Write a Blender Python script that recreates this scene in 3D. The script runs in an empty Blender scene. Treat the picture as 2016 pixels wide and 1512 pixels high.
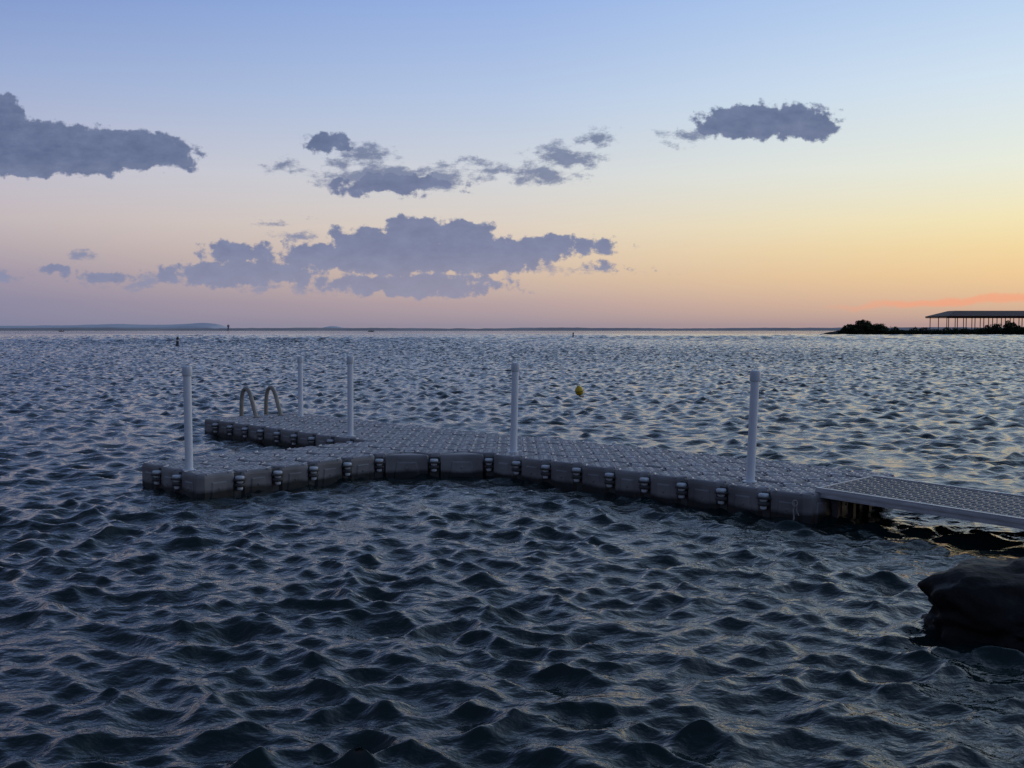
import bpy, math, random
import numpy as np
from mathutils import Vector, noise as mnoise
random.seed(7); rng=np.random.default_rng(11)
scene=bpy.context.scene
scene.view_settings.view_transform='Standard'
scene.view_settings.look='None'
scene.view_settings.exposure=0

def lin(c):
    out=[]
    for v in c:
        v=v/255.0
        out.append(v/12.92 if v<=0.04045 else ((v+0.055)/1.055)**2.4)
    return tuple(out)+(1.0,)

# ---------------------------------------------------------------- materials
def mat_new(name):
    m=bpy.data.materials.new(name); m.use_nodes=True
    nt=m.node_tree
    return m,nt,nt.nodes['Principled BSDF']

def mat_noise(name,c1,c2,scale=5,rough=0.6,detail=5,bump=0.0,bscale=20,bdist=0.01,spec=0.5,stretch=None,r2=None,metal=0,wet_shade=False):
    m,nt,b=mat_new(name)
    tc=nt.nodes.new('ShaderNodeTexCoord'); n=nt.nodes.new('ShaderNodeTexNoise')
    n.inputs['Scale'].default_value=scale; n.inputs['Detail'].default_value=detail
    src=tc.outputs['Object']
    if stretch:
        mp=nt.nodes.new('ShaderNodeMapping'); mp.inputs['Scale'].default_value=stretch
        nt.links.new(src,mp.inputs['Vector']); src=mp.outputs['Vector']
    nt.links.new(src,n.inputs['Vector'])
    r=nt.nodes.new('ShaderNodeValToRGB')
    r.color_ramp.elements[0].position=.32; r.color_ramp.elements[1].position=.68
    r.color_ramp.elements[0].color=tuple(c1)+(1,); r.color_ramp.elements[1].color=tuple(c2)+(1,)
    nt.links.new(n.outputs['Fac'],r.inputs['Fac']); col=r.outputs['Color']
    if wet_shade:   # dark waterline band: wetness plus the contact shadow painted into the colour
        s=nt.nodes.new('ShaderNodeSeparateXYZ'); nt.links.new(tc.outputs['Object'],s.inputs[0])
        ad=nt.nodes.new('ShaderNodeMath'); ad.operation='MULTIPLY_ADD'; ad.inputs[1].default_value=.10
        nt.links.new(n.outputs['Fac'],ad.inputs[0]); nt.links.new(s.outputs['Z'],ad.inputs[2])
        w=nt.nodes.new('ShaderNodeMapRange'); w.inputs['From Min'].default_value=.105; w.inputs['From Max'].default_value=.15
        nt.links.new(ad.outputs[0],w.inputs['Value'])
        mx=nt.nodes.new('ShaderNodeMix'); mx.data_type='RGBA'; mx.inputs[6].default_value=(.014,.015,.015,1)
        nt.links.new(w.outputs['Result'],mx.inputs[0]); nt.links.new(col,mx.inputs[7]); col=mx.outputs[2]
    nt.links.new(col,b.inputs['Base Color'])
    b.inputs['Roughness'].default_value=rough; b.inputs['Specular IOR Level'].default_value=spec
    b.inputs['Metallic'].default_value=metal
    if r2 is not None:
        mr=nt.nodes.new('ShaderNodeMapRange'); mr.inputs['To Min'].default_value=rough; mr.inputs['To Max'].default_value=r2
        mr.inputs['From Min'].default_value=.35; mr.inputs['From Max'].default_value=.65
        nt.links.new(n.outputs['Fac'],mr.inputs['Value']); nt.links.new(mr.outputs['Result'],b.inputs['Roughness'])
    if bump>0:
        n2=nt.nodes.new('ShaderNodeTexNoise'); n2.inputs['Scale'].default_value=bscale; n2.inputs['Detail'].default_value=6
        bp=nt.nodes.new('ShaderNodeBump'); bp.inputs['Strength'].default_value=bump; bp.inputs['Distance'].default_value=bdist
        nt.links.new(tc.outputs['Object'],n2.inputs['Vector']); nt.links.new(n2.outputs['Fac'],bp.inputs['Height'])
        nt.links.new(bp.outputs['Normal'],b.inputs['Normal'])
    return m

M_block=mat_noise('dock_plastic',(.135,.13,.13),(.27,.262,.262),scale=2.5,rough=.45,r2=.62,bump=.3,bscale=60,bdist=.002,wet_shade=True)
M_lug=mat_noise('dock_lug',(.035,.035,.036),(.07,.068,.07),scale=6,rough=.6)
M_bar=mat_noise('dock_tread',(.34,.33,.34),(.60,.58,.60),scale=9,rough=.26,r2=.45)
M_pin=mat_noise('dock_pin',(.28,.27,.28),(.48,.46,.47),scale=12,rough=.3)
M_bolt=mat_noise('bolt_plastic',(.48,.53,.56),(.68,.73,.76),scale=14,rough=.4)
M_pole=mat_noise('pvc_pole',(.66,.71,.75),(.80,.84,.87),scale=3,rough=.35,r2=.5,stretch=(1,1,.25))
M_cap=mat_noise('pvc_cap',(.56,.61,.65),(.68,.73,.77),scale=8,rough=.4)
M_ladder=mat_noise('ladder_plastic',(.24,.215,.17),(.34,.305,.25),scale=8,rough=.45)
M_alu=mat_noise('aluminium',(.42,.43,.45),(.58,.59,.6),scale=6,rough=.42,metal=.5,stretch=(1,1,4))
M_grate=mat_noise('gangway_panel',(.05,.05,.055),(.09,.09,.095),scale=5,rough=.5)
M_gbar=mat_noise('gangway_tread',(.26,.26,.27),(.4,.4,.41),scale=8,rough=.35)
M_rock=mat_noise('wet_rock',(.004,.0035,.004),(.016,.013,.013),scale=3.5,rough=.55,r2=.9,bump=.9,bscale=9,bdist=.03,spec=.22)
M_rope=mat_noise('rope',(.25,.24,.22),(.4,.38,.36),scale=40,rough=.9)
M_yellow=mat_noise('buoy_yellow',(.60,.38,.01),(.8,.55,.02),scale=10,rough=.4)
M_dark=mat_noise('marker_dark',(.02,.025,.03),(.05,.05,.06),scale=3,rough=.5)
M_white=mat_noise('marker_white',(.5,.5,.5),(.7,.7,.7),scale=3,rough=.5)
M_leaf=mat_noise('foliage',(.010,.018,.007),(.035,.05,.02),scale=.6,rough=.8,spec=.1)
M_land=mat_noise('land_soil',(.012,.012,.01),(.035,.03,.026),scale=.4,rough=.9,spec=.1)
M_roof=mat_noise('roof_metal',(.05,.018,.014),(.08,.03,.022),scale=.3,rough=.6,spec=.2)
M_post=mat_noise('post_wood',(.03,.022,.02),(.06,.045,.04),scale=1,rough=.8)
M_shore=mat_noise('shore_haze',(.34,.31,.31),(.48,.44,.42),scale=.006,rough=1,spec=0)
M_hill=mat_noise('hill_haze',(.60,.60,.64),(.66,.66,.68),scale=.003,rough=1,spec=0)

# ---------------------------------------------------------------- mesh helper
class MB:
    def __init__(s): s.v=[]; s.f=[]; s.m=[]; s.sm=[]
    def add(s,vs,fs,m=0,smooth=False):
        o=len(s.v); s.v+= [tuple(p) for p in vs]
        for f in fs: s.f.append([o+k for k in f]); s.m.append(m); s.sm.append(smooth)
    def obj(s,name,mats,parent=None):
        me=bpy.data.meshes.new(name); me.from_pydata(s.v,[],s.f)
        for m in mats: me.materials.append(m)
        me.polygons.foreach_set('material_index',s.m); me.polygons.foreach_set('use_smooth',s.sm)
        me.update(); ob=bpy.data.objects.new(name,me); scene.collection.objects.link(ob)
        if parent: ob.parent=parent
        return ob
def empty(name,loc=(0,0,0)):
    e=bpy.data.objects.new(name,None); e.location=loc; scene.collection.objects.link(e); e.empty_display_size=.3; return e
def loft(mb,rings,m=0,smooth=False,cap=True,capb=True):
    n=len(rings[0]); vs=[p for r in rings for p in r]; fs=[]
    for k in range(len(rings)-1):
        for a in range(n):
            b=(a+1)%n; fs.append([k*n+a,k*n+b,(k+1)*n+b,(k+1)*n+a])
    mb.add(vs,fs,m,smooth)
    if cap: mb.add(rings[-1],[list(range(n))],m,False)
    if capb: mb.add(rings[0],[list(range(n))[::-1]],m,False)
def lathe(mb,c,prof,n=16,m=0,smooth=True,lean=(0,0)):
    rings=[]
    for r,z in prof:
        rings.append([(c[0]+lean[0]*z+r*math.cos(2*math.pi*a/n),c[1]+lean[1]*z+r*math.sin(2*math.pi*a/n),c[2]+z) for a in range(n)])
    loft(mb,rings,m,smooth)
def tube(mb,pts,r,n=10,m=0):
    rings=[]; P=[Vector(p) for p in pts]; prev=None
    for k,p in enumerate(P):
        t=(P[min(k+1,len(P)-1)]-P[max(k-1,0)]).normalized()
        if prev is None:
            x=t.orthogonal().normalized()
        else:
            x=(prev-t*prev.dot(t)).normalized()
        prev=x; y=t.cross(x)
        rings.append([tuple(p+x*r*math.cos(2*math.pi*a/n)+y*r*math.sin(2*math.pi*a/n)) for a in range(n)])
    loft(mb,rings,m,True)
def inset(poly,d):
    n=len(poly); out=[]
    for k in range(n):
        p0=Vector(poly[k-1]);p1=Vector(poly[k]);p2=Vector(poly[(k+1)%n])
        e1=(p1-p0).normalized(); e2=(p2-p1).normalized()
        n1=Vector((-e1.y,e1.x)); n2=Vector((-e2.y,e2.x))
        b=(n1+n2); L=b.length
        b=b/L; s=d/max(.2,b.dot(n1)); q=p1+b*s; out.append((q.x,q.y))
    return out
def chamfer(poly,c):
    n=len(poly); out=[]
    for k in range(n):
        p0=Vector(poly[k-1]);p1=Vector(poly[k]);p2=Vector(poly[(k+1)%n])
        a=p1+(p0-p1).normalized()*c; b=p1+(p2-p1).normalized()*c
        out+=[(a.x,a.y),(b.x,b.y)]
    return out
def obox(mb,c,ax,ay,hx,hy,z0,z1,m=0,top_in=0.0):
    c=Vector(c[:2]); ax=Vector(ax); ay=Vector(ay)
    def ring(z,i): return [tuple(c+ax*sx*(hx-i)+ay*sy*(hy-i))+(z,) for sx,sy in((-1,-1),(1,-1),(1,1),(-1,1))]
    loft(mb,[ring(z0,0),ring(z1,top_in)],m,False)

# ---------------------------------------------------------------- floating dock
S=0.5; O=Vector((-1.0,13.68)); A1=Vector((.7071,.7071)); A2=Vector((.7071,-.7071)); FB=0.28
def G(i,j): return O+A2*(S*i)+A1*(S*j)
def sway(x,y): return .012*math.sin(x*.9+.4)+.010*math.sin(y*1.1+x*.35)
dock=empty('floating_dock',(0,0,0))
cells=set()
for i in range(-13,11):
    for j in range(0,4): cells.add((i,j))
for i in range(-3,0):
    for j in range(-7,0): cells.add((i,j))
cells.add((0,-1))
tris=[[(0,-2),(1,-1),(0,-1)],[(1,-1),(2,0),(1,0)]]
mb=MB(); bars=MB()
def block(poly2,full):
    cx=sum(p[0] for p in poly2)/len(poly2); cy=sum(p[1] for p in poly2)/len(poly2)
    z0=sway(cx,cy)+random.uniform(-.006,.006)
    tx=random.uniform(-.012,.012)+.02*math.cos(cx*.9); ty=random.uniform(-.012,.012)+.015*math.cos(cy*1.1)
    H=lambda x,y,z:(x,y,z+z0+(x-cx)*tx*.5+(y-cy)*ty*.5)
    P=chamfer(inset(poly2,.007),.066)
    rings=[]
    for z,d in((-.22,.0),(-.2,.0),(.0,.002),(.235,.004),(.258,.009),(.272,.019),(.279,.034)):
        rings.append([H(x,y,z) for x,y in inset(P,d)])
    loft(mb,rings,0,False)
    if full:
        c=Vector((cx,cy)); n=5
        for a in range(n):
            for b in range(n):
                if (a in(0,n-1)) and (b in(0,n-1)): continue
                q=c+A2*((a-(n-1)/2)*.083)+A1*((b-(n-1)/2)*.083)
                if (a+b)%2==0: ux,uy=A1,A2
                else: ux,uy=A2,A1
                zz=z0+(q.x-cx)*tx*.5+(q.y-cy)*ty*.5+.278
                obox(bars,q,ux,uy,.034,.009,zz,zz+.008,0,.004)
        for sa,sb in((1,1),(1,-1),(-1,1),(-1,-1)):
            k=c+A2*(sa*.25)+A1*(sb*.25)
            pts=[]
            for t in range(5):
                th=math.radians(8+74*t/4)
                d=A2*(-sa*math.cos(th))+A1*(-sb*math.sin(th))
                q=k+d*.118; pts.append((q.x,q.y,z0+(q.x-cx)*tx*.5+(q.y-cy)*ty*.5+.280))
            tube(bars,pts,.011,5,0)
for (i,j) in sorted(cells):
    block([tuple(G(i,j)),tuple(G(i+1,j)),tuple(G(i+1,j+1)),tuple(G(i,j+1))],True)
for t in tris: block([tuple(G(*p)) for p in t],False)
panels=MB()
def facepanel(p,q,nrm):
    p=Vector(p);q=Vector(q); e=(q-p).normalized(); L=(q-p).length; m=(p+q)/2
    z0=sway(*m)
    n=Vector(nrm)
    def pt(u,z,o): w=m+e*u+n*(o-.009); return (w.x,w.y,z+z0)
    w1=L*.18; w0=L*.27
    base=[pt(-w0,-.1,0),pt(w0,-.1,0),pt(w1,.19,0),pt(-w1,.19,0)]
    top=[pt(-w0+.02,-.1,.013),pt(w0-.02,-.1,.013),pt(w1-.014,.175,.013),pt(-w1+.014,.175,.013)]
    fs=[[4,5,6,7],[0,1,5,4],[1,2,6,5],[2,3,7,6],[3,0,4,7]]
    panels.add(base+top,fs,0)
    r=[]; r2=[]
    for a in range(12):
        th=2*math.pi*a/12; r.append(pt(.018*math.cos(th),.11+.018*math.sin(th),.012)); r2.append(pt(.013*math.cos(th),.11+.013*math.sin(th),.022))
    loft(panels,[r,r2],0)
bolts=MB(); pins=MB()
edge_pts={}
dirs=[((0,0),(1,0),(0,-1)),((1,0),(1,1),(1,0)),((1,1),(0,1),(0,1)),((0,1),(0,0),(-1,0))]
half={(0,-2),(1,-1)}
for (i,j) in sorted(cells):
    for a,b,d in dirs:
        nb=(i+d[0],j+d[1])
        if nb in cells or nb in half: continue
        nv=A2*d[0]+A1*d[1]
        facepanel(G(i+a[0],j+a[1]),G(i+b[0],j+b[1]),nv)
        for c in(a,b): edge_pts.setdefault((i+c[0],j+c[1]),[]).append(nv)
for a,b in(((0,-2),(1,-1)),((1,-1),(2,0))):
    nv=(A2-A1).normalized(); facepanel(G(*a),G(*b),nv)
    for c in(a,b): edge_pts.setdefault(c,[]).append(nv)
def bolt(x,y,z,n):
    x0,y0=x,y; x+=n.x*.008; y+=n.y*.008; z+=random.uniform(-.008,.008)
    lathe(bolts,(x,y,z),[(.018,.07),(.030,.075),(.034,.085),(.034,.105),(.024,.112),(.024,.150),(.038,.156),(.040,.175),(.030,.180),(.030,.196),(.052,.202),(.054,.222),(.046,.232)],14,0)
    lathe(bolts,(x0,y0,z),[(.078,.182),(.08,.186),(.08,.198),(.078,.202)],14,1)
    lathe(bolts,(x0,y0,z),[(.062,.112),(.066,.116),(.066,.146),(.062,.150)],14,1)
    obox(bolts,(x0-n.x*.05,y0-n.y*.05),(n.x,n.y),(-n.y,n.x),.01,.06,-.2,.25,1)
allv=set()
for (i,j) in cells:
    for a in(0,1):
        for b in(0,1): allv.add((i+a,j+b))
for v in sorted(allv):
    p=G(*v); z=sway(p.x,p.y)
    if v in edge_pts:
        ns=edge_pts[v]
        same=all((n-ns[0]).length<.8 for n in ns)
        if len(ns)>=2 and same:
            sN=Vector((0,0))
            for n in ns: sN+=n
            bolt(p.x,p.y,z,sN.normalized())
    else:
        lathe(pins,(p.x,p.y,z),[(.062,.262),(.066,.274),(.064,.284),(.055,.288),(.045,.283)],14,0,False)
        obox(pins,p,A1,A2,.03,.006,z+.282,z+.289,0)
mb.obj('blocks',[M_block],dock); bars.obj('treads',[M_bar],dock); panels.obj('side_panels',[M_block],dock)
bolts.obj('connector_bolts',[M_bolt,M_lug],dock); pins.obj('connector_pins',[M_pin],dock)
rp=MB(); e=G(10.7,-.02)
pts=[(e.x-.02+.004*math.sin(t),e.y-.03+.004*math.cos(t*1.7),.2-.018*t) for t in range(12)]
tube(rp,pts,.006,6)
pts=[(e.x+.025*math.cos(t*.6)-.01,e.y-.035,.19+.03*math.sin(t*.6)) for t in range(12)]
tube(rp,pts,.006,6)
pts=[(e.x+.005*math.sin(t)+.01*t*.3,e.y-.035,.18-.014*t) for t in range(9)]
tube(rp,pts,.005,6)
rp.obj('rope',[M_rope],dock)

# ---------------------------------------------------------------- mooring poles
def pole(x,y,h,lean):
    z=sway(x,y)
    e=empty('mooring_pole',(x,y,0))
    p=MB(); lathe(p,(0,0,0),[(.045,-.9),(.045,FB+h-.05)],24,0,True,lean); p.obj('pipe',[M_pole],e)
    c=MB(); t=FB+h
    lathe(c,(0,0,0),[(.047,t-.115),(.054,t-.112),(.0555,t-.105),(.0555,t-.02),(.053,t-.008),(.045,t)],24,0,True,lean); c.obj('cap',[M_cap],e)
    k=MB(); lathe(k,(0,0,z),[(.075,FB-.002),(.075,FB+.008),(.062,FB+.012),(.05,FB+.012)],20,0,False); k.obj('sleeve',[M_bolt],e)
pole(-3.72,11.64,1.19,(-.006,.004))
pole(-3.92,18.8,1.12,(0,0))
pole(-2.47,15.46,1.21,(.006,0))
pole(.013,13.17,1.18,(.022,.0))
pole(2.5,10.63,1.18,(.035,.004))

# ---------------------------------------------------------------- swim ladder
lad=empty('swim_ladder',(0,0,0)); lm=MB()
ends=[]
for bx,by in((-5.01,18.89),(-4.64,19.26)):
    b=Vector((bx,by))-A2*.07
    pts=[]
    prof=[(0,-.7),(0,-.3),(0,0),(0,.28),(.01,.5),(.03,.66),(.08,.76),(.15,.80),(.23,.79),(.30,.73),(.36,.63),(.43,.48),(.50,.34),(.54,.27)]
    for k in range(len(prof)-1):
        for t in range(3):
            f=t/3; a=prof[k]; c=prof[k+1]
            pts.append((b+A2*(a[0]+(c[0]-a[0])*f)).to_tuple()+((a[1]+(c[1]-a[1])*f),))
    pts.append((b+A2*prof[-1][0]).to_tuple()+(prof[-1][1],))
    tube(lm,pts,.038,12); ends.append(b)
    q=b+A2*.54; lathe(lm,(q.x,q.y,sway(q.x,q.y)),[(.07,.276),(.07,.292),(.045,.3)],14,0,False)
lm.obj('handrails',[M_ladder],lad)
st=MB()
for z in(-.05,-.3,-.55):
    m=(ends[0]+ends[1])/2; obox(st,m,A1,A2,.26,.05,z-.015,z+.015)
st.obj('steps',[M_ladder],lad)

# ---------------------------------------------------------------- gangway
gw=empty('gangway',(0,0,0)); L=6.4
g0=G(10.86,.5)
fr=MB(); zt=.31
def gp(s,w): return g0+A2*s+A1*w
def zslope(s): return -.030*max(0,s-.1)
def beam(w,half,z0,z1,m=0,s0=0,s1=L,mbx=fr):
    ring=[]
    for s in(s0,s1):
        c=gp(s,w); d=A1*half; z=zslope(s)
        ring.append([(c.x-d.x,c.y-d.y,z0+z),(c.x+d.x,c.y+d.y,z0+z),(c.x+d.x,c.y+d.y,z1+z),(c.x-d.x,c.y-d.y,z1+z)])
    loft(mbx,ring,m)
beam(.02,.02,zt-.075,zt+.012); beam(1.22,.02,zt-.075,zt+.012)
beam(-.004,.012,zt-.030,zt-.012); beam(-.004,.012,zt-.078,zt-.062)
for k in range(9):
    s=.02+k*(L-.04)/8
    c=gp(s,.62); obox(fr,c,A1,A2,.578,.022,zt-.07+zslope(s),zt-.022+zslope(s))
fr.obj('frame',[M_alu],gw)
dk=MB(); beam(.62,.575,zt-.018,zt-.001,0,.03,L,dk)
for a in range(int(L/.055)):
    for b in range(15):
        s=.06+a*.055; w=.075+b*.078+(.039 if a%2 else 0)
        if w>1.17: continue
        c=gp(s,w); z=zslope(s)
        if (a+b)%2: ux,uy=A1,A2
        else: ux,uy=(A1*.5+A2*.866),(A2*.5-A1*.866)
        obox(dk,c,ux,uy,.024,.005,zt-.001+z,zt+.006+z,1,.002)
for s in(.02,3.2):
    c=gp(s,.62); obox(dk,c,A1,A2,.57,.010,zt-.003+zslope(s),zt+.009+zslope(s),2)
dk.obj('deck',[M_grate,M_gbar,M_alu],gw)
lg=MB()
for s in(4.2,6.0):
    for w in(.02,1.22):
        c=gp(s,w); lathe(lg,(c.x,c.y,0),[(.03,-1),(.03,zt-.076+zslope(s))],12)
lg.obj('legs',[M_alu],gw)
hb=MB()
for w in(.12,.45,.8,1.12):
    c=gp(.16,w); obox(hb,c,A1,A2,.03,.03,-.2,zt-.08)
hb.obj('brackets',[M_lug],gw)

# ---------------------------------------------------------------- rocks
def rock(name,loc,dim,seed,sub=5,bumps=(),amp=.28):
    import bmesh
    bm=bmesh.new(); bmesh.ops.create_icosphere(bm,subdivisions=sub,radius=1)
    off=Vector((seed*3.1,seed*1.7,seed*.9))
    for v in bm.verts:
        n=v.co.normalized()
        d=1+amp*mnoise.fractal(n*1.3+off,1,2,3)+.07*mnoise.fractal(n*5+off,.8,2,5)
        c=abs(mnoise.noise(n*2.3+off*1.3)); d-=.04*max(0,.18-c)/.18
        p=n*d
        for k,(bd,ba,bw) in enumerate(bumps):
            dd=(n-Vector(bd).normalized()).length; p+=n*ba*math.exp(-(dd/bw)**2)
        v.co=Vector((p.x*dim[0],p.y*dim[1],p.z*dim[2]))
    me=bpy.data.meshes.new(name); bm.to_mesh(me); bm.free()
    for p in me.polygons: p.use_smooth=True
    me.materials.append(M_rock); o=bpy.data.objects.new(name,me); o.location=loc; scene.collection.objects.link(o); return o
rock('rock',(3.93,6.38,-.10),(1.20,.88,.50),2.0,6,bumps=(((-.8,-.1,.75),.22,.38),((.1,0,1),.12,.5)),amp=.14)
for (x,y,sx,sz,sd) in((6.3,5.2,.9,.7,5),(7.6,6.3,1.1,.8,6),(7.2,3.9,1.2,.9,7),(8.6,5.2,1.3,1.1,8),(5.4,3.2,.8,.5,9),(6.4,2.2,1.0,.8,10)):
    rock('rock',(x,y,-.1),(sx,sx*.85,sz),sd,4)

# ---------------------------------------------------------------- buoys, markers, boats
yb=MB(); lathe(yb,(0,0,0),[(.02,-.12),(.09,-.09),(.115,-.03),(.122,.03),(.112,.08),(.085,.125),(.04,.15),(.035,.17),(.02,.175)],18)
tube(yb,[(.035*math.cos(t*.5),0,.19+.035*math.sin(t*.5)) for t in range(14)],.009,6,1)
tube(yb,[(.124*math.cos(t*math.pi/12),.124*math.sin(t*math.pi/12),.015) for t in range(25)],.008,6,1)
o=yb.obj('mooring_buoy',[M_yellow,M_dark]); o.location=(1.94,29.2,.12); o.rotation_euler=(.15,-.2,0)
def marker(x,y,h,r):
    k=MB(); lathe(k,(0,0,0),[(r*1.0,-.6),(r*1.05,0),(r*1.5,.02),(r*1.5,.12),(r,.16),(r,h*.55)],12,0)
    lathe(k,(0,0,0),[(r,h*.55),(r,h*.7)],12,1); lathe(k,(0,0,0),[(r,h*.7),(r,h*.9),(r*.7,h*.96),(r*.2,h)],12,0)
    o=k.obj('channel_marker',[M_dark,M_white]); o.location=(x,y,0); o.rotation_euler=(0,.05,0)
marker(-39.5,120,1.1,.17); marker(16.2,270,1.3,.2)
def boat(x,y,s):
    k=MB(); rings=[]
    for t,w,zb in((-1,.75,.15),(-.5,.9,.05),(.2,.85,.05),(.75,.45,.2),(1,.05,.55)):
        rings.append([(t*3*s,-w*s,.8*s+.1*s*t),(t*3*s,-w*.7*s,zb*s-.2),(t*3*s,w*.7*s,zb*s-.2),(t*3*s,w*s,.8*s+.1*s*t)])
    loft(k,rings,0); obox(k,(0,0),(1,0),(0,1),.9*s,.6*s,.8*s,1.6*s,1,.15*s)
    obox(k,(-.2*s,0),(1,0),(0,1),1.1*s,.7*s,1.6*s,1.7*s,0,.05)
    o=k.obj('motor_boat',[M_dark,M_white]); o.location=(x,y,0)
boat(-620,1400,1.3); boat(-180,1300,1.3)

# ---------------------------------------------------------------- far land
def strip(name,x0,x1,y,depth,hf,step,mat,curve=0):
    mbx=MB(); n=int((x1-x0)/step)+1; rows=[[],[],[],[]]
    for k in range(n):
        x=x0+k*step; h=hf(x); yy=y+curve*(x/1000)**2
        rows[0].append((x,yy,-1)); rows[1].append((x,yy+depth*.08,h*.55)); rows[2].append((x,yy+depth*.4,h)); rows[3].append((x,yy+depth,-1))
    vs=[p for r in rows for p in r]; fs=[]
    for r in range(3):
        for k in range(n-1): fs.append([r*n+k,r*n+k+1,(r+1)*n+k+1,(r+1)*n+k])
    mbx.add(vs,fs,0,False); return mbx.obj(name,[mat])
def N(x,s,o=0): return mnoise.fractal(Vector((x/s,o,0)),1,2,5)
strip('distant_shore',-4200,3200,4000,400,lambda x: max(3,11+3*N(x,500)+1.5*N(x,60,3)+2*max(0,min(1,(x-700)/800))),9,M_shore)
def hillh(x):
    px=x/4.0+1008
    e=1/(1+math.exp((px-418)/5)); g=max(0,min(1,(px+200)/500))
    return max(3, e*(36+14*math.exp(-((px-370)/45)**2)+10*math.exp(-((px-190)/60)**2)+6*N(x,300,7))*(.7+.3*g)+26*math.exp(-((px-640)/25)**2)+10)
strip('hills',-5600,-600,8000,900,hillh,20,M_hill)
tw=MB(); lathe(tw,(-1118,4010,0),[(4,0),(3,14),(5,17),(5,21),(2,24)],10); tw.obj('water_tower',[M_shore])

def penh(x):
    e=max(0,min(1,(x-141)/6)); return -1+e*(2.6+.35*N(x,8,2)+.25*N(x,1.5,4))
pm=MB(); nx=240; ys=[0,1.5,4,9,16,26,34]; prof=[-.02,.5,.85,1,1,.7,-.5]
for a,yy in enumerate(ys):
    for k in range(nx+1):
        x=139+k*.75; h=penh(x); z=-1+(h+1)*prof[a] if a not in(0,6) else -1
        pm.v.append((x+random.uniform(-.2,.2),450+yy+1.5*N(x,12,9)-max(0,(x-200))*.05,z+random.uniform(-.15,.15)*(0 if a in(0,6) else 1)))
for a in range(len(ys)-1):
    for k in range(nx):
        b=a*(nx+1)+k; pm.f.append([b,b+1,b+nx+2,b+nx+1]); pm.m.append(0); pm.sm.append(False)
pm.obj('peninsula',[M_land])
def foliage(name,blobs,count,size):
    k=MB()
    tot=sum(b[3]*b[5] for b in blobs)
    for (cx,cy,cz,rx,ry,rz) in blobs:
        for _ in range(int(count*rx*rz/tot)):
            while True:
                p=Vector((random.uniform(-1,1),random.uniform(-1,1),random.uniform(-.6,1)))
                if p.length<1*(.75+.35*mnoise.noise(p*2.2+Vector((cx,0,cz)))): break
            c=Vector((cx+p.x*rx,cy+p.y*ry,cz+p.z*rz)); s=size*random.uniform(.5,1.3)
            u=Vector((random.gauss(0,1),random.gauss(0,1),random.gauss(0,1))).normalized(); w=u.orthogonal().normalized()
            k.add([c-u*s,c+w*s*.6,c+u*s,c-w*s*.6],[[0,1,2,3]])
    return k.obj(name,[M_leaf])
foliage('shrub',[(151,453,2.0,5.5,4,3.0),(156,453,2.8,6.5,4,4.8),(163,454,2.2,6,4,3.0),(148,453,1.2,4,3,1.6)],10000,.38)
foliage('shrub',[(212,447,1.8,5.5,3,3.4),(219,447,2.4,5,3,4.2),(226,447,1.8,5,3,2.8),(206,447,1.2,4,3,2.0)],7000,.38)
foliage('reeds',[(165+q*4.6,452-max(0,(165+q*4.6-200))*.05,1.3+.3*math.sin(q*1.9),3.6,3,2.1+.6*math.sin(q*2.3)) for q in range(30)],15000,.35)

sh=empty('marina_shelter',(198,462,0))
r=MB(); W=120; D=26; ez=8.4; pz=10.9
ev=[(0,0,ez),(W,0,ez),(W,D,ez),(0,D,ez)]; rd=[(7,D/2-4,pz),(W-7,D/2-4,pz),(W-7,D/2+4,pz),(7,D/2+4,pz)]
lo=[(x,y,ez-.45) for x,y,z in ev]
r.add(lo+ev+rd,[[3,2,1,0],[0,1,5,4],[1,2,6,5],[2,3,7,6],[3,0,4,7],[4,5,9,8],[5,6,10,9],[6,7,11,10],[7,4,8,11],[8,9,10,11]])
r.obj('roof',[M_roof],sh)
p=MB()
for yy in(1,D-1):
    for k in range(int(W/4.0)+1):
        x=.6+k*4.0+(yy*.06); p_=.14
        obox(p,(x,yy),(1,0),(0,1),p_,p_,-1,ez-.45)
    obox(p,(W/2,yy),(1,0),(0,1),W/2,.18,ez-.8,ez-.5)
p.obj('posts',[M_post],sh)
f=MB(); obox(f,(W/2,D/2),(1,0),(0,1),W/2+1,D/2+1,.2,.8)
obox(f,(W/2,.4),(1,0),(0,1),W/2,.05,1.7,1.8)
for k in range(1,26): obox(f,(k*4.4-2,.4),(1,0),(0,1),.06,.06,.8,1.7)
f.obj('walkway',[M_post],sh)

# ---------------------------------------------------------------- water
th=np.concatenate([np.arange(-180,-34,2.0),np.arange(-34,34.001,.105),np.arange(36,180,2.0)])*math.pi/180
rs=[.6]
while rs[-1]<2: rs.append(rs[-1]*1.015)
while rs[-1]<25: rs.append(rs[-1]*1.0048)
while rs[-1]<90: rs.append(rs[-1]+.12)
while rs[-1]<700: rs.append(rs[-1]+.12*(rs[-1]/90)**1.7)
while rs[-1]<12000: rs.append(rs[-1]*1.03)
rs=np.array(rs); nr=len(rs); nt_=len(th)
R,T=np.meshgrid(rs,th,indexing='ij')
X=R*np.sin(T); Y=R*np.cos(T)
dth=np.gradient(th); sp=np.maximum(np.gradient(rs)[:,None]*np.ones_like(T), R*np.abs(dth)[None,:])
dx=np.zeros_like(X); dy=np.zeros_like(X); dz=np.zeros_like(X)
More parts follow.
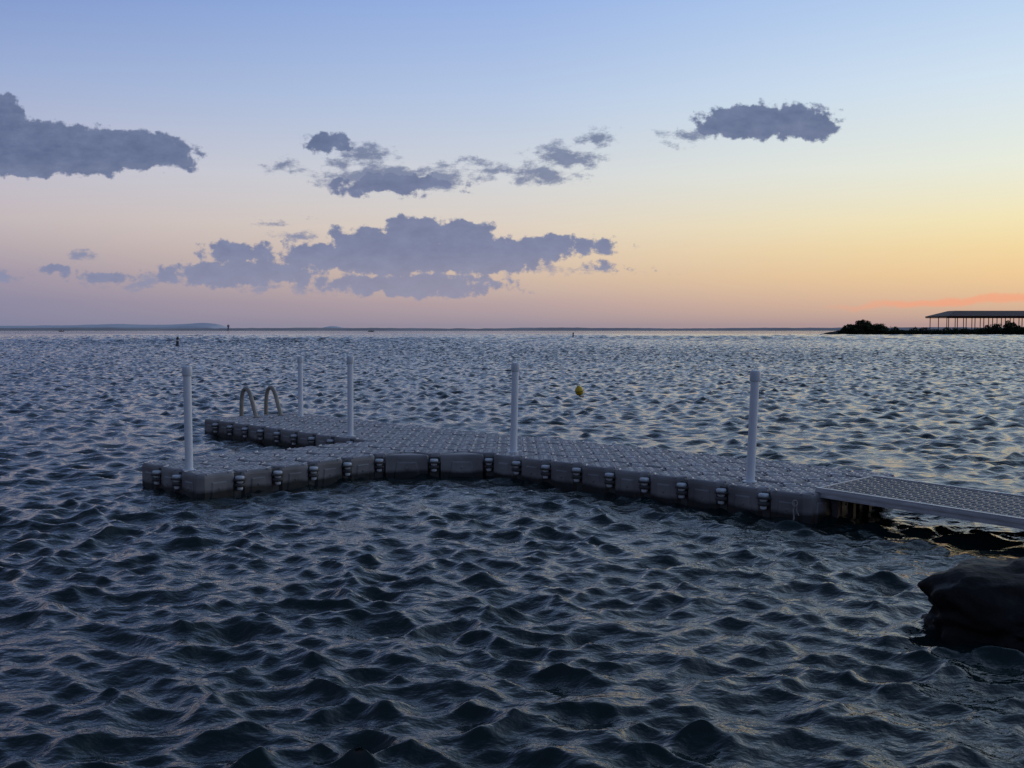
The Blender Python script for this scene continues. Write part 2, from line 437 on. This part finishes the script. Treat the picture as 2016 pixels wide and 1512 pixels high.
# two gust fields so that different wave groups swell and fade in different places
def gfield(s,sd):
    r_=np.random.default_rng(sd); g=np.zeros_like(X)
    for q in range(7):
        an=r_.uniform(0,6.28); k_=2*math.pi/(s*r_.uniform(.6,1.7)); g+=np.sin(k_*(X*math.cos(an)+Y*math.sin(an))+r_.uniform(0,6.28))
    g=g/math.sqrt(3.5)
    return np.where(R<200,g,0)
GF=[np.clip(1+.38*gfield(s,sd),.25,2) for s,sd in((2.6,1),(1.7,2),(4.5,3),(1.2,4))]
far_g=np.where(R>60,1+.2*np.sin(X*.05+Y*.021)+.15*np.sin(Y*.03-X*.022+1),1)
def addwave(lm_,slp,an,p0,att,g):
    kk=2*math.pi/lm_; a=slp/kk; cx_,sy_=math.cos(an),math.sin(an)
    rows=np.where(att.max(axis=1)>1e-3)[0]
    if len(rows)==0: return
    s0,e0=rows.min(),rows.max()+1
    P=kk*(cx_*X[s0:e0]+sy_*Y[s0:e0])+p0; A=a*att[s0:e0]*g[s0:e0]
    dz[s0:e0]+=A*np.cos(P); q_=np.sin(P)*A*.82
    dx[s0:e0]-=cx_*q_; dy[s0:e0]-=sy_*q_
nw=200
lam=np.exp(rng.uniform(math.log(.08),math.log(3.2),nw))
w=np.exp(-(np.log(lam/.27)/1.05)**2)
slope=.335*w/np.sqrt((w**2).sum()/2)
for k in range(nw):
    addwave(lam[k],slope[k],math.radians(246)+rng.normal(0,.72)*(1.4 if lam[k]<.3 else 1),rng.uniform(0,6.283),np.clip((lam[k]/sp-2.3)/2.0,0,1),GF[k%4])
carried=np.zeros(nr); spr=sp[:,nt_//2]
for k in range(nw): carried+=(slope[k]*np.clip((lam[k]/spr-2.3)/2.0,0,1))**2
lost=np.sqrt(np.clip(1-carried/(slope**2).sum(),0,1))[:,None]
nf=130
lf=np.exp(rng.uniform(math.log(.3),math.log(20),nf)); dens=nf/math.log(20/.3)
for k in range(nf):
    win=np.exp(-(np.log(lf[k]/(3.9*spr))/.40)**2)[:,None]*np.ones_like(sp)
    win=np.where(sp>spr[:,None]*1.5,0,win)*lost*np.clip((560-R)/420,0,1)
    addwave(lf[k],.27*1.414/math.sqrt(dens*.5),math.radians(248)+rng.normal(0,.6),rng.uniform(0,6.283),win,far_g)
co=np.stack([X+dx,Y+dy,dz],-1).reshape(-1,3)
nv=co.shape[0]
idx=np.arange(nv).reshape(nr,nt_)
a=idx[:-1,:]; b=np.roll(idx,-1,axis=1)[:-1,:]; c=np.roll(idx,-1,axis=1)[1:,:]; d=idx[1:,:]
quads=np.stack([a,d,c,b],-1).reshape(-1,4)
co=np.vstack([co,[[0,0,0]]])
me=bpy.data.meshes.new('water'); 
tri=np.stack([np.full(nt_,nv),idx[0],np.roll(idx[0],-1)],-1)
nq=len(quads); ntri=len(tri)
me.vertices.add(len(co)); me.vertices.foreach_set('co',co.astype(np.float32).ravel())
loops=np.concatenate([quads.ravel(),tri.ravel()]).astype(np.int32)
me.loops.add(len(loops)); me.loops.foreach_set('vertex_index',loops)
me.polygons.add(nq+ntri)
starts=np.concatenate([np.arange(nq)*4,nq*4+np.arange(ntri)*3]).astype(np.int32)
me.polygons.foreach_set('loop_start',starts)
me.polygons.foreach_set('use_smooth',np.ones(nq+ntri,dtype=bool))
me.update(calc_edges=True)
wo=bpy.data.objects.new('water',me); scene.collection.objects.link(wo)
print('water faces',nq)
if me.polygons[nq//2].normal.z<0: me.flip_normals()

m,nt,bs=mat_new('lake_water'); me.materials.append(m)
bs.inputs['Base Color'].default_value=(.005,.015,.015,1)
bs.inputs['Roughness'].default_value=.035; bs.inputs['IOR'].default_value=1.36
nd=nt.nodes; lk=nt.links
geo=nd.new('ShaderNodeNewGeometry')
def vm(op,a,b=None,sc=None):
    n=nd.new('ShaderNodeVectorMath'); n.operation=op
    for q,v in((0,a),(1,b)):
        if v is None: continue
        if isinstance(v,tuple): n.inputs[q].default_value=v
        else: lk.new(v,n.inputs[q])
    if sc is not None:
        if isinstance(sc,(int,float)): n.inputs['Scale'].default_value=sc
        else: lk.new(sc,n.inputs['Scale'])
    return n
def tex(scale,detail,st=(1,1,1),rough=.5):
    v=vm('MULTIPLY',geo.outputs['Position'],st); n=nd.new('ShaderNodeTexNoise')
    n.inputs['Scale'].default_value=scale; n.inputs['Detail'].default_value=detail; n.inputs['Roughness'].default_value=rough
    lk.new(v.outputs[0],n.inputs['Vector']); return n
nb=tex(11,3,(.9,1.25,0),.5); bp=nd.new('ShaderNodeBump'); bp.inputs['Strength'].default_value=.7; bp.inputs['Distance'].default_value=.024
lk.new(nb.outputs['Fac'],bp.inputs['Height'])
ln=vm('LENGTH',geo.outputs['Position']); mr=nd.new('ShaderNodeMapRange')
mr.inputs['From Min'].default_value=10; mr.inputs['From Max'].default_value=60; mr.inputs['To Min'].default_value=0.0; mr.inputs['To Max'].default_value=1.0
lk.new(ln.outputs['Value'],mr.inputs['Value'])
t1=tex(3.0,2,(.8,1.0,0))
s1=vm('SUBTRACT',t1.outputs['Color'],(.5,.5,.5))
s1b=vm('SCALE',s1.outputs[0],sc=1.0); sm=vm('MULTIPLY',s1b.outputs[0],(1,1,0))
sf=vm('SCALE',sm.outputs[0],sc=mr.outputs['Result'])
na=vm('ADD',bp.outputs['Normal'],sf.outputs[0]); nn=vm('NORMALIZE',na.outputs[0])
lk.new(nn.outputs[0],bs.inputs['Normal'])

# ---------------------------------------------------------------- world: dusk sky with clouds
wd=bpy.data.worlds.new('World'); scene.world=wd; wd.use_nodes=True
nt=wd.node_tree; nd=nt.nodes; lk=nt.links; nd.clear()
out=nd.new('ShaderNodeOutputWorld'); bg=nd.new('ShaderNodeBackground'); lk.new(bg.outputs[0],out.inputs[0])
tc=nd.new('ShaderNodeTexCoord'); D_=vm('NORMALIZE',tc.outputs['Generated']).outputs[0]
def mth(op,a,b=None,c=None,clamp=False):
    n=nd.new('ShaderNodeMath'); n.operation=op; n.use_clamp=clamp
    for q,v in enumerate((a,b,c)):
        if v is None: continue
        if isinstance(v,(int,float)): n.inputs[q].default_value=v
        else: lk.new(v,n.inputs[q])
    return n.outputs[0]
def mrange(v,a,b,c=0,d=1,smooth=False):
    n=nd.new('ShaderNodeMapRange'); n.interpolation_type='SMOOTHSTEP' if smooth else 'LINEAR'
    n.inputs['From Min'].default_value=a;n.inputs['From Max'].default_value=b;n.inputs['To Min'].default_value=c;n.inputs['To Max'].default_value=d
    lk.new(v,n.inputs['Value']); return n.outputs['Result']
def mix(f,a,b,bt='MIX'):
    n=nd.new('ShaderNodeMix'); n.data_type='RGBA'; n.blend_type=bt
    if isinstance(f,(int,float)): n.inputs[0].default_value=f
    else: lk.new(f,n.inputs[0])
    for q,v in((6,a),(7,b)):
        if isinstance(v,tuple): n.inputs[q].default_value=v
        else: lk.new(v,n.inputs[q])
    return n.outputs[2]
sx=nd.new('ShaderNodeSeparateXYZ'); lk.new(D_,sx.inputs[0])
elev=mth('MULTIPLY',mth('ARCSINE',mth('MAXIMUM',sx.outputs['Z'],0.0)),2/math.pi)
pe=mth('SQRT',elev)
SUN_AZ=math.radians(55)
hor=vm('NORMALIZE',vm('MULTIPLY',D_,(1,1,0)).outputs[0]).outputs[0]
dt=vm('DOT_PRODUCT',hor,(math.sin(SUN_AZ),math.cos(SUN_AZ),0.0)).outputs['Value']
deg=[0.3,1.5,2.9,4.3,5.7,8.5,12.7,18,30,50,90]
def ramp(cols,gain=1.0):
    n=nd.new('ShaderNodeValToRGB'); cr=n.color_ramp; cr.interpolation='LINEAR'
    ps=[math.sqrt(d/90) for d in deg]
    L_=lambda c_: tuple(v*gain for v in lin(c_)[:3])+(1,)
    cr.elements[0].position=ps[0]; cr.elements[0].color=L_(cols[0])
    cr.elements[1].position=ps[-1]; cr.elements[1].color=L_(cols[-1])
    for p_,c_ in list(zip(ps,cols))[1:-1]:
        e_=cr.elements.new(p_); e_.color=L_(c_)
    lk.new(pe,n.inputs[0]); return n.outputs[0]
back=ramp([(108,111,130),(112,115,134),(116,119,138),(120,122,142),(122,125,146),(120,127,152),(110,122,152),(102,116,150),(92,108,144),(80,96,128),(70,86,116)])
left=ramp([(132,132,158),(142,138,162),(161,151,167),(182,170,176),(195,184,187),(190,190,206),(156,174,212),(118,147,204),(106,132,180),(86,106,146),(70,86,116)])
cent=ramp([(152,142,156),(182,161,163),(207,184,168),(218,198,180),(221,208,194),(210,213,217),(182,200,228),(150,178,228),(138,164,206),(98,120,158),(70,86,116)])
rght=ramp([(182,152,146),(222,184,150),(239,203,152),(243,217,164),(243,229,184),(232,236,222),(210,227,241),(176,204,240),(164,190,222),(110,134,170),(70,88,118)])
sunn=ramp([(226,166,128),(244,188,138),(248,210,152),(250,224,174),(250,234,200),(246,242,228),(236,240,244),(214,230,244),(184,204,228),(120,142,176),(72,88,118)],1.45)
c=mix(mrange(dt,-.5,.139),back,left)
c=mix(mrange(dt,.139,.574),c,cent)
c=mix(mrange(dt,.574,.883),c,rght)
c=mix(mrange(dt,.883,1.0,smooth=True),c,sunn)
inv=mth('DIVIDE',20.0,mth('MAXIMUM',sx.outputs['Y'],0.02))
K=vm('SCALE',D_,sc=inv).outputs[0]; K=vm('MULTIPLY',K,(1,0,1)).outputs[0]
front=mrange(sx.outputs['Y'],.15,.4)
def noise(vec,scale,detail,rough=.55,st=(1,1,1)):
    v=vm('MULTIPLY',vec,st).outputs[0]; n=nd.new('ShaderNodeTexNoise'); n.inputs['Scale'].default_value=scale; n.inputs['Detail'].default_value=detail; n.inputs['Roughness'].default_value=rough
    lk.new(v,n.inputs['Vector']); return n
w1=noise(K,1.3,4,.6,(1,1,1.5)); wv=vm('SUBTRACT',w1.outputs['Color'],(.5,.5,.5)).outputs[0]
wv=vm('MULTIPLY',wv,(.6,0,.32)).outputs[0]; KW=vm('ADD',K,wv).outputs[0]
fb=noise(K,3.0,6,.58,(1,1,1.2)).outputs['Fac']; fbc=mth('SUBTRACT',fb,.5)
fb2=noise(K,2.3,6,.66,(.75,1,1.5)).outputs['Fac']; fbc2=mth('SUBTRACT',fb2,.5)
def field(ells):
    cur=None
    for (x,z,rx,rz) in ells:
        v=vm('SUBTRACT',KW,(x,0.0,z)).outputs[0]; v=vm('MULTIPLY',v,(1/rx,0.0,1/rz)).outputs[0]
        l=vm('LENGTH',v).outputs['Value']; s=mth('MULTIPLY_ADD',l,-rz,rz)
        cur=s if cur is None else mth('SMOOTH_MAX',cur,s,.06)
    return cur
solid=[(-9.6,3.55,2.0,.52),(-7.9,3.5,1.7,.40),(-10.2,4.1,.8,.55),(-6.85,3.32,.7,.2),(-9.3,3.2,1.7,.22),
 (4.7,4.05,1.15,.33),(5.35,4.15,.75,.27),(5.9,3.95,.5,.24),(3.9,3.95,.5,.16),
 (-1.9,1.45,2.9,.36),(-1.9,1.9,.7,.34),(-.95,1.85,.6,.3),(-2.9,1.7,.8,.3),(.7,1.65,1.2,.19),(1.3,1.72,.6,.12),(-.6,1.35,1.5,.27),
 (-5.45,1.5,.6,.24),(-5.3,1.1,1.6,.25),(-2.0,.88,1.8,.21),(1.9,1.23,.45,.07),(-8.9,1.18,.3,.1),(-7.95,1.04,.45,.1),
 (-2.4,2.85,1.1,.2),(-3.6,3.62,.4,.18)]
wisp=[(-2.45,2.95,1.3,.28),(-1.2,2.95,.9,.16),(-2.9,3.4,.55,.24),(-3.4,3.25,.6,.13),
 (.6,3.0,.7,.22),(1.0,3.35,.85,.2),(1.65,3.75,.45,.22),(-.3,3.12,1.0,.10),(-1.1,3.25,.9,.09),(-4.48,3.2,.38,.13),
 (3.4,3.75,.5,.17),(-8.4,1.46,.35,.08),(-4.5,2.07,.3,.08),(-10.4,1.05,.7,.1),(-4.1,1.85,.5,.09),(.3,1.2,1.4,.1),(-4.4,.82,1.0,.1),(-7.4,.9,.6,.08)]
fs_=mth('ADD',field(solid),mth('MULTIPLY_ADD',fbc,.55,.035))
fw_=mth('ADD',field(wisp),mth('MULTIPLY_ADD',fbc2,.95,.01))
ds=mrange(fs_,-.01,.07,0,1,True); dw=mrange(fw_,-.02,.17,0,.9,True)
den=mth('MULTIPLY',mth('MAXIMUM',ds,dw),front)
kz=nd.new('ShaderNodeSeparateXYZ'); lk.new(K,kz.inputs[0])
low=mrange(kz.outputs['Z'],.7,3.4)
ccol=mix(low,lin((122,128,160)),lin((78,94,130)))
ccol=mix(mrange(fb2,.3,.7),ccol,mix(.30,ccol,lin((152,162,194))))
ccol=mix(mrange(fs_,.05,.5),mix(.10,ccol,lin((170,178,205))),ccol)
den=mth('MULTIPLY',den,mrange(kz.outputs['Z'],.4,1.6,.72,.96))
c=mix(den,c,ccol)
st=nd.new('ShaderNodeVectorMath'); st.operation='SUBTRACT'; lk.new(KW,st.inputs[0]); st.inputs[1].default_value=(9.3,0,.60)
stx=nd.new('ShaderNodeSeparateXYZ'); lk.new(st.outputs[0],stx.inputs[0])
zz=mth('SUBTRACT',stx.outputs['Z'],mth('MULTIPLY',stx.outputs['X'],.06))
sl=mth('ADD',mth('POWER',mth('DIVIDE',stx.outputs['X'],2.8),2.0),mth('POWER',mth('DIVIDE',zz,.085),2.0))
streak=mth('MULTIPLY',mrange(sl,1.6,0.0,0,.6,True),front)
c=mix(streak,c,lin((248,158,122)))
sky=nd.new('ShaderNodeTexSky'); sky.sky_type='NISHITA'; sky.sun_disc=False
sky.sun_elevation=math.radians(1.0); sky.sun_rotation=SUN_AZ
sk=mix(1.0,sky.outputs[0],(.001,.001,.001,1),'MULTIPLY')
c=mix(1.0,c,sk,'ADD')
lk.new(c,bg.inputs['Color']); bg.inputs['Strength'].default_value=1.0
wd.cycles.sampling_method='MANUAL'; wd.cycles.sample_map_resolution=512

sl_=bpy.data.lights.new('sun','SUN'); sl_.energy=.06; sl_.angle=math.radians(15); sl_.color=(1,.82,.66)
so=bpy.data.objects.new('sun',sl_); scene.collection.objects.link(so)
dv=-Vector((math.sin(SUN_AZ),math.cos(SUN_AZ),math.tan(math.radians(2)))); so.rotation_euler=dv.to_track_quat('-Z','Y').to_euler()

# ---------------------------------------------------------------- camera
cam=bpy.data.cameras.new('camera'); cam.sensor_width=36; cam.lens=35.71; cam.clip_start=.05; cam.clip_end=30000
co_=bpy.data.objects.new('camera',cam); scene.collection.objects.link(co_)
co_.location=(0,0,1.88); co_.rotation_euler=(math.radians(90-3.03),0,0); scene.camera=co_
